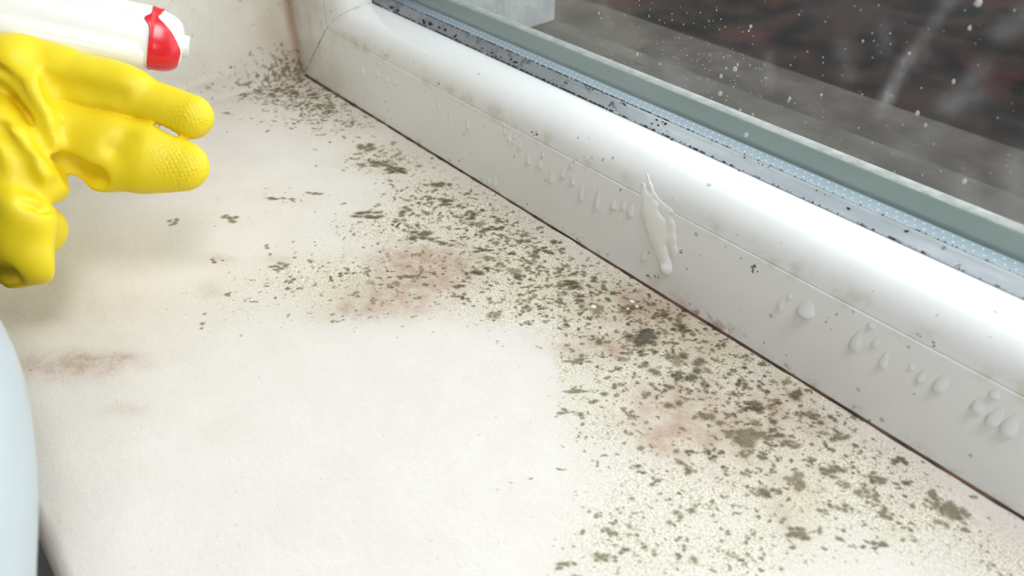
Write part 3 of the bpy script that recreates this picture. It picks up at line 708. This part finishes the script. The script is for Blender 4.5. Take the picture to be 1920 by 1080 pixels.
    for gx, gy, gr in ((292, 235, 3), (304, 240, 5), (316, 246, 5), (328, 252, 4)):                                         # daylight between the two fingertips
        carve([(gx, gy, .400, gr), (gx, gy, .475, gr)], .0015)
    D[:, 0] = .02; D[:, -1] = .02; D[:, :, 0] = .02; D[:, :, -1] = .02; D[0] = .02; D[-1] = .02
    v, q = surface_nets(D, lo, h)
    tip = np.zeros(len(v))
    for t, r in ((L(375, 222, .42), .0105), (L(352, 308, .415), .0105)):
        dd = np.hypot(v[:, 0] - t[0], v[:, 1] - t[1]); tip = np.maximum(tip, np.clip(1.6 - dd / r, 0, 1))
    return CAM + v @ TOCAM, q, tip
m = Mat('yellow_rubber', (.88, .63, .012), .47)
m.b.inputs['Subsurface Weight'].default_value = .0; m.b.inputs['Subsurface Radius'].default_value = (.004, .002, .0003); m.b.inputs['Subsurface Scale'].default_value = 1.0
m.color(m.mix(m.rng(m.noise(40, 3), .3, .7), (.87, .65, .010), (.89, .69, .014)))
vd, vc = m.voro(560, rnd=.25)
m.bump(m.math('ADD', m.math('MULTIPLY', m.math('MULTIPLY', m.rng(vd, .15, .6, 1, 0), m.attr('tip')), .45), m.math('MULTIPLY', m.noise(60, 2), .25)), .35, .0012)
hv, hq, tip = hand()
handroot = empty('gloved_hand', tuple(P(20, 250, .43 * HS)))
tag(handroot, 'hand in a yellow rubber glove gripping the spray head above the sill', 'hand')
gl = big_mesh('glove', hv, hq, m.m, {'tip': tip}); put(handroot, gl)
# cuff and forearm, out to the person who stands in the room
a, b_ = P(-400, 352, .416 * HS), P(-400, 352, .416 * HS) + np.array([-.01, -.22, -.03])
m2 = Mat('sleeve_cloth', (.20, .24, .30), .9); m2.bump(m2.noise(300, 3), .4, .001)
ax = Vector(b_ - a).normalized(); e1_ = ax.orthogonal().normalized(); e2_ = ax.cross(e1_)
def tube(name, pts, mat, par):
    v = []; n = 28
    for (t, r) in pts:
        c = Vector(a) + ax * t
        for k in range(n): v.append(c + (e1_ * math.cos(k * 2 * math.pi / n) + e2_ * math.sin(k * 2 * math.pi / n)) * r * HS)
    f = grid_faces(len(pts), n, True); o = mesh_obj(name, v, f, mat, None, True); put(par, o)
tube('glove_cuff', [(-.01, .030), (.03, .037), (.08, .042), (.11, .044), (.113, .0455), (.116, .044), (.114, .041), (.09, .039)], m.m, handroot)
tube('sleeve', [(.085, .036), (.12, .039), (.25, .045), (.40, .050), (.40, .0)], m2.m, handroot)

# ------------------------------------------------------------------ spray bottle
bot = empty('spray_bottle', tuple(P(-90, 10, .405 * HS)))
tag(bot, 'white spray bottle with a red nozzle held in the gloved hand', 'bottle')
m = Mat('white_plastic', (.84, .835, .815), .28); m.bump(m.noise(200, 2), .04, .0005); WHITE = m.m
m = Mat('bottle_plastic', (.48, .53, .56), .30); m.bump(m.noise(100, 2), .03, .0005); BODY = m.m
m = Mat('red_plastic', (.74, .022, .035), .22); m.bump(m.noise(200, 2), .03, .0005); RED = m.m
base_c = P(283, 71, .4400 * HS); rear = P(-70, -3, .405 * HS)
axd = (base_c - rear); LEN = np.linalg.norm(axd); axd /= LEN; LEN /= HS
view = (base_c - CAM) / np.linalg.norm(base_c - CAM)
upv = np.cross(np.cross(axd, UP), axd); upv = UP - axd * (UP @ axd); upv /= np.linalg.norm(upv)
sdv = np.cross(axd, upv)                    # towards or away from the camera
if sdv @ view > 0: sdv = -sdv
def sect(s, ry, rz, oz=0, n=40, e=2.6):
    "superellipse ring at distance s in front of the collar plane"
    out = []; s, ry, rz, oz = s * HS, ry * HS, rz * HS, oz * HS
    for k in range(n):
        t = 2 * math.pi * k / n; c, q = math.cos(t), math.sin(t)
        out.append(base_c + axd * s + sdv * (ry * math.copysign(abs(c) ** (2 / e), c)) + upv * (rz * math.copysign(abs(q) ** (2 / e), q) + oz))
    return out
def loft(name, rings, mat, par=bot, cap0=True, cap1=True):
    n = len(rings[0]); v = [p for r in rings for p in r]; f = grid_faces(len(rings), n, True)
    if cap0: f.append(tuple(range(n)))
    if cap1: f.append(tuple(range((len(rings) - 1) * n, len(rings) * n))[::-1])
    f = [tuple(q) for q in f]
    o = mesh_obj(name, v, f, mat, None, True); o.data.set_sharp_from_angle(angle=math.radians(40))
    bm = bmesh.new(); bm.from_mesh(o.data); bmesh.ops.recalc_face_normals(bm, faces=bm.faces); bm.to_mesh(o.data); bm.free()
    put(par, o); return o
HZ = 0.0180; HY = 0.0120
rings = [sect(-LEN - .012, .004, .006, .004), sect(-LEN - .010, HY * .8, HZ * .62, .003), sect(-LEN, HY, HZ * .85, .001)]
rings += [sect(s, HY, HZ * (.9 + .1 * (1 + s / LEN)), 0) for s in np.linspace(-LEN * .9, -.012, 8)]
rings += [sect(-.004, HY, HZ), sect(-.0012, HY, HZ * .995), sect(0, HY * .97, HZ * .97)]
loft('spray_head', rings, WHITE)
# lower skirt of the head, set back under an edge line
rings = [sect(s, HY * .97, .0100, -HZ + .0068) for s in np.linspace(-LEN, -.009, 6)] + [sect(-.005, HY * .95, .0092, -HZ + .0068), sect(-.002, HY * .85, .0078, -HZ + .0070)]
loft('head_skirt', rings, WHITE)
# nozzle: white dome with a red shell around most of its lower side
NL = 0.0172
def dome(t, th, off=0.0):
    "t 0 at the collar .. 1 at the front; th 0 = towards the viewer, 90 = up"
    k = (1 - t ** 2.6) ** .42 if t < 1 else 0
    k = .34 + .66 * k
    c, q = math.cos(th), math.sin(th); e = 2.4
    ry = HY * .97 * k + off; rz = (HZ * .955) * k + off
    return base_c + HS * (axd * (.0003 + NL * t) + sdv * ry * math.copysign(abs(c) ** (2 / e), c) + upv * (rz * math.copysign(abs(q) ** (2 / e), q) - .0006 * t))
TT = [0, .1, .2, .3, .4, .5, .6, .7, .78, .85, .91, .96, .99, 1.0]; NT = 60
rings = [[dome(t, 2 * math.pi * k / NT) for k in range(NT)] for t in TT]
loft('nozzle_cap', rings, WHITE)
def reach(th):
    "how far the red shell comes forward at an angle"
    d = math.degrees(th) % 360
    if d > 180: d -= 360
    # above: a narrow band; a pinch; then the wide tear-shaped cheek
    P_ = [(-180, .80), (-120, .86), (-90, .90), (-60, .93), (-35, .96), (-18, .93), (-4, .82), (8, .62), (18, .40), (27, .20), (33, .17), (42, .25), (60, .30), (90, .32), (130, .34), (150, .5), (180, .80)]
    return float(np.interp(d, [p[0] for p in P_], [p[1] for p in P_]))
NR, NS = 96, 22
vo = []; 
for k in range(NR):
    th = 2 * math.pi * k / NR; r = reach(th)
    d = math.degrees(th); d = d - 360 if d > 180 else d
    t0 = -.02 - (.20 * math.exp(-((d - 19) / 9) ** 2))
    for off in (.0007, .0001):
        for j in range(NS):
            t = t0 + (r - t0) * j / (NS - 1)
            if t < 0:
                p0 = dome(0, th, off + .0004); vo.append(p0 + axd * NL * t * HS)
            else:
                o_ = off * (1 if j < NS - 1 else .5) + (.0004 * max(0, 1 - t * 12)); vo.append(dome(t, th, o_))
fo = []
W2 = 2 * NS
for k in range(NR):
    k2 = (k + 1) % NR
    for j in range(NS - 1):
        fo.append((k * W2 + j, k * W2 + j + 1, k2 * W2 + j + 1, k2 * W2 + j)); fo.append((k * W2 + NS + j, k2 * W2 + NS + j, k2 * W2 + NS + j + 1, k * W2 + NS + j + 1))
    fo.append((k * W2 + NS - 1, k * W2 + 2 * NS - 1, k2 * W2 + 2 * NS - 1, k2 * W2 + NS - 1)); fo.append((k * W2, k2 * W2, k2 * W2 + NS, k * W2 + NS))
o = mesh_obj('nozzle_shell', vo, fo, RED, None, True)
bm = bmesh.new(); bm.from_mesh(o.data); bmesh.ops.recalc_face_normals(bm, faces=bm.faces); bm.to_mesh(o.data); bm.free()
tag(o, 'red shell wrapped around the nozzle'); put(bot, o)
rings = [sect(NL + .0002, .0052, .0062, -.0006, 28, 2), sect(NL + .0030, .0052, .0062, -.0006, 28, 2), sect(NL + .0034, .0046, .0056, -.0006, 28, 2), sect(NL + .0034, .0022, .0024, -.0006, 28, 2), sect(NL + .0018, .0018, .0020, -.0006, 28, 2)]
loft('outlet_ring', rings, WHITE)
# trigger behind the fingers
tb = []
for s_, dz, r in ((-.055, -.020, .006), (-.050, -.032, .0055), (-.044, -.045, .005), (-.040, -.055, .0045), (-.032, -.062, .004)):
    r *= HS; c = base_c + HS * (axd * s_ + upv * dz - sdv * .034)
    tb.append([c + (axd * math.cos(k * math.pi / 8) * r * .7 + sdv * math.sin(k * math.pi / 8) * r) for k in range(16)])
loft('trigger', tb, RED)
# screw collar, slender grip and wide body reaching down towards the viewer
n0, n1_ = P(-95, 30, .405 * HS), P(-150, 1230, .233 * HS)
bax = n1_ - n0; BL = np.linalg.norm(bax); bax /= BL
b1 = np.cross(bax, UP); b1 /= np.linalg.norm(b1); b2 = np.cross(bax, b1)
def bring(t, r, n=48): 
    t *= HS; r *= HS; c = n0 + bax * t
    return [c + (b1 * math.cos(2 * math.pi * k / n) + b2 * math.sin(2 * math.pi * k / n)) * r for k in range(n)]
loft('screw_collar', [bring(.002, .013), bring(.004, .0150), bring(.020, .0150), bring(.022, .0135)], WHITE)
BPROF = [(.020, .0115), (.10, .012), (.15, .013), (.185, .016), (.2033, .0203), (.2175, .0252), (.2261, .0274), (.2333, .0289), (.245, .0305), (.2561, .0315), (.273, .0325), (.2888, .0323), (.3073, .0313), (.335, .0297), (.350, .026)]
fine = []
for (t0, r0), (t1, r1) in zip(BPROF[:-1], BPROF[1:]):
    for k in range(4): fine.append((t0 + (t1 - t0) * k / 4, r0 + (r1 - r0) * k / 4))
fine.append(BPROF[-1]); rr = np.array([r for _, r in fine])
for _ in range(3): rr[1:-1] = .25 * rr[:-2] + .5 * rr[1:-1] + .25 * rr[2:]
BPROF = [(t, r) for (t, _), r in zip(fine, rr)]
o = loft('bottle_body', [bring(t, r) for t, r in BPROF], BODY); tag(o, 'pale blue-white rounded bottle body')
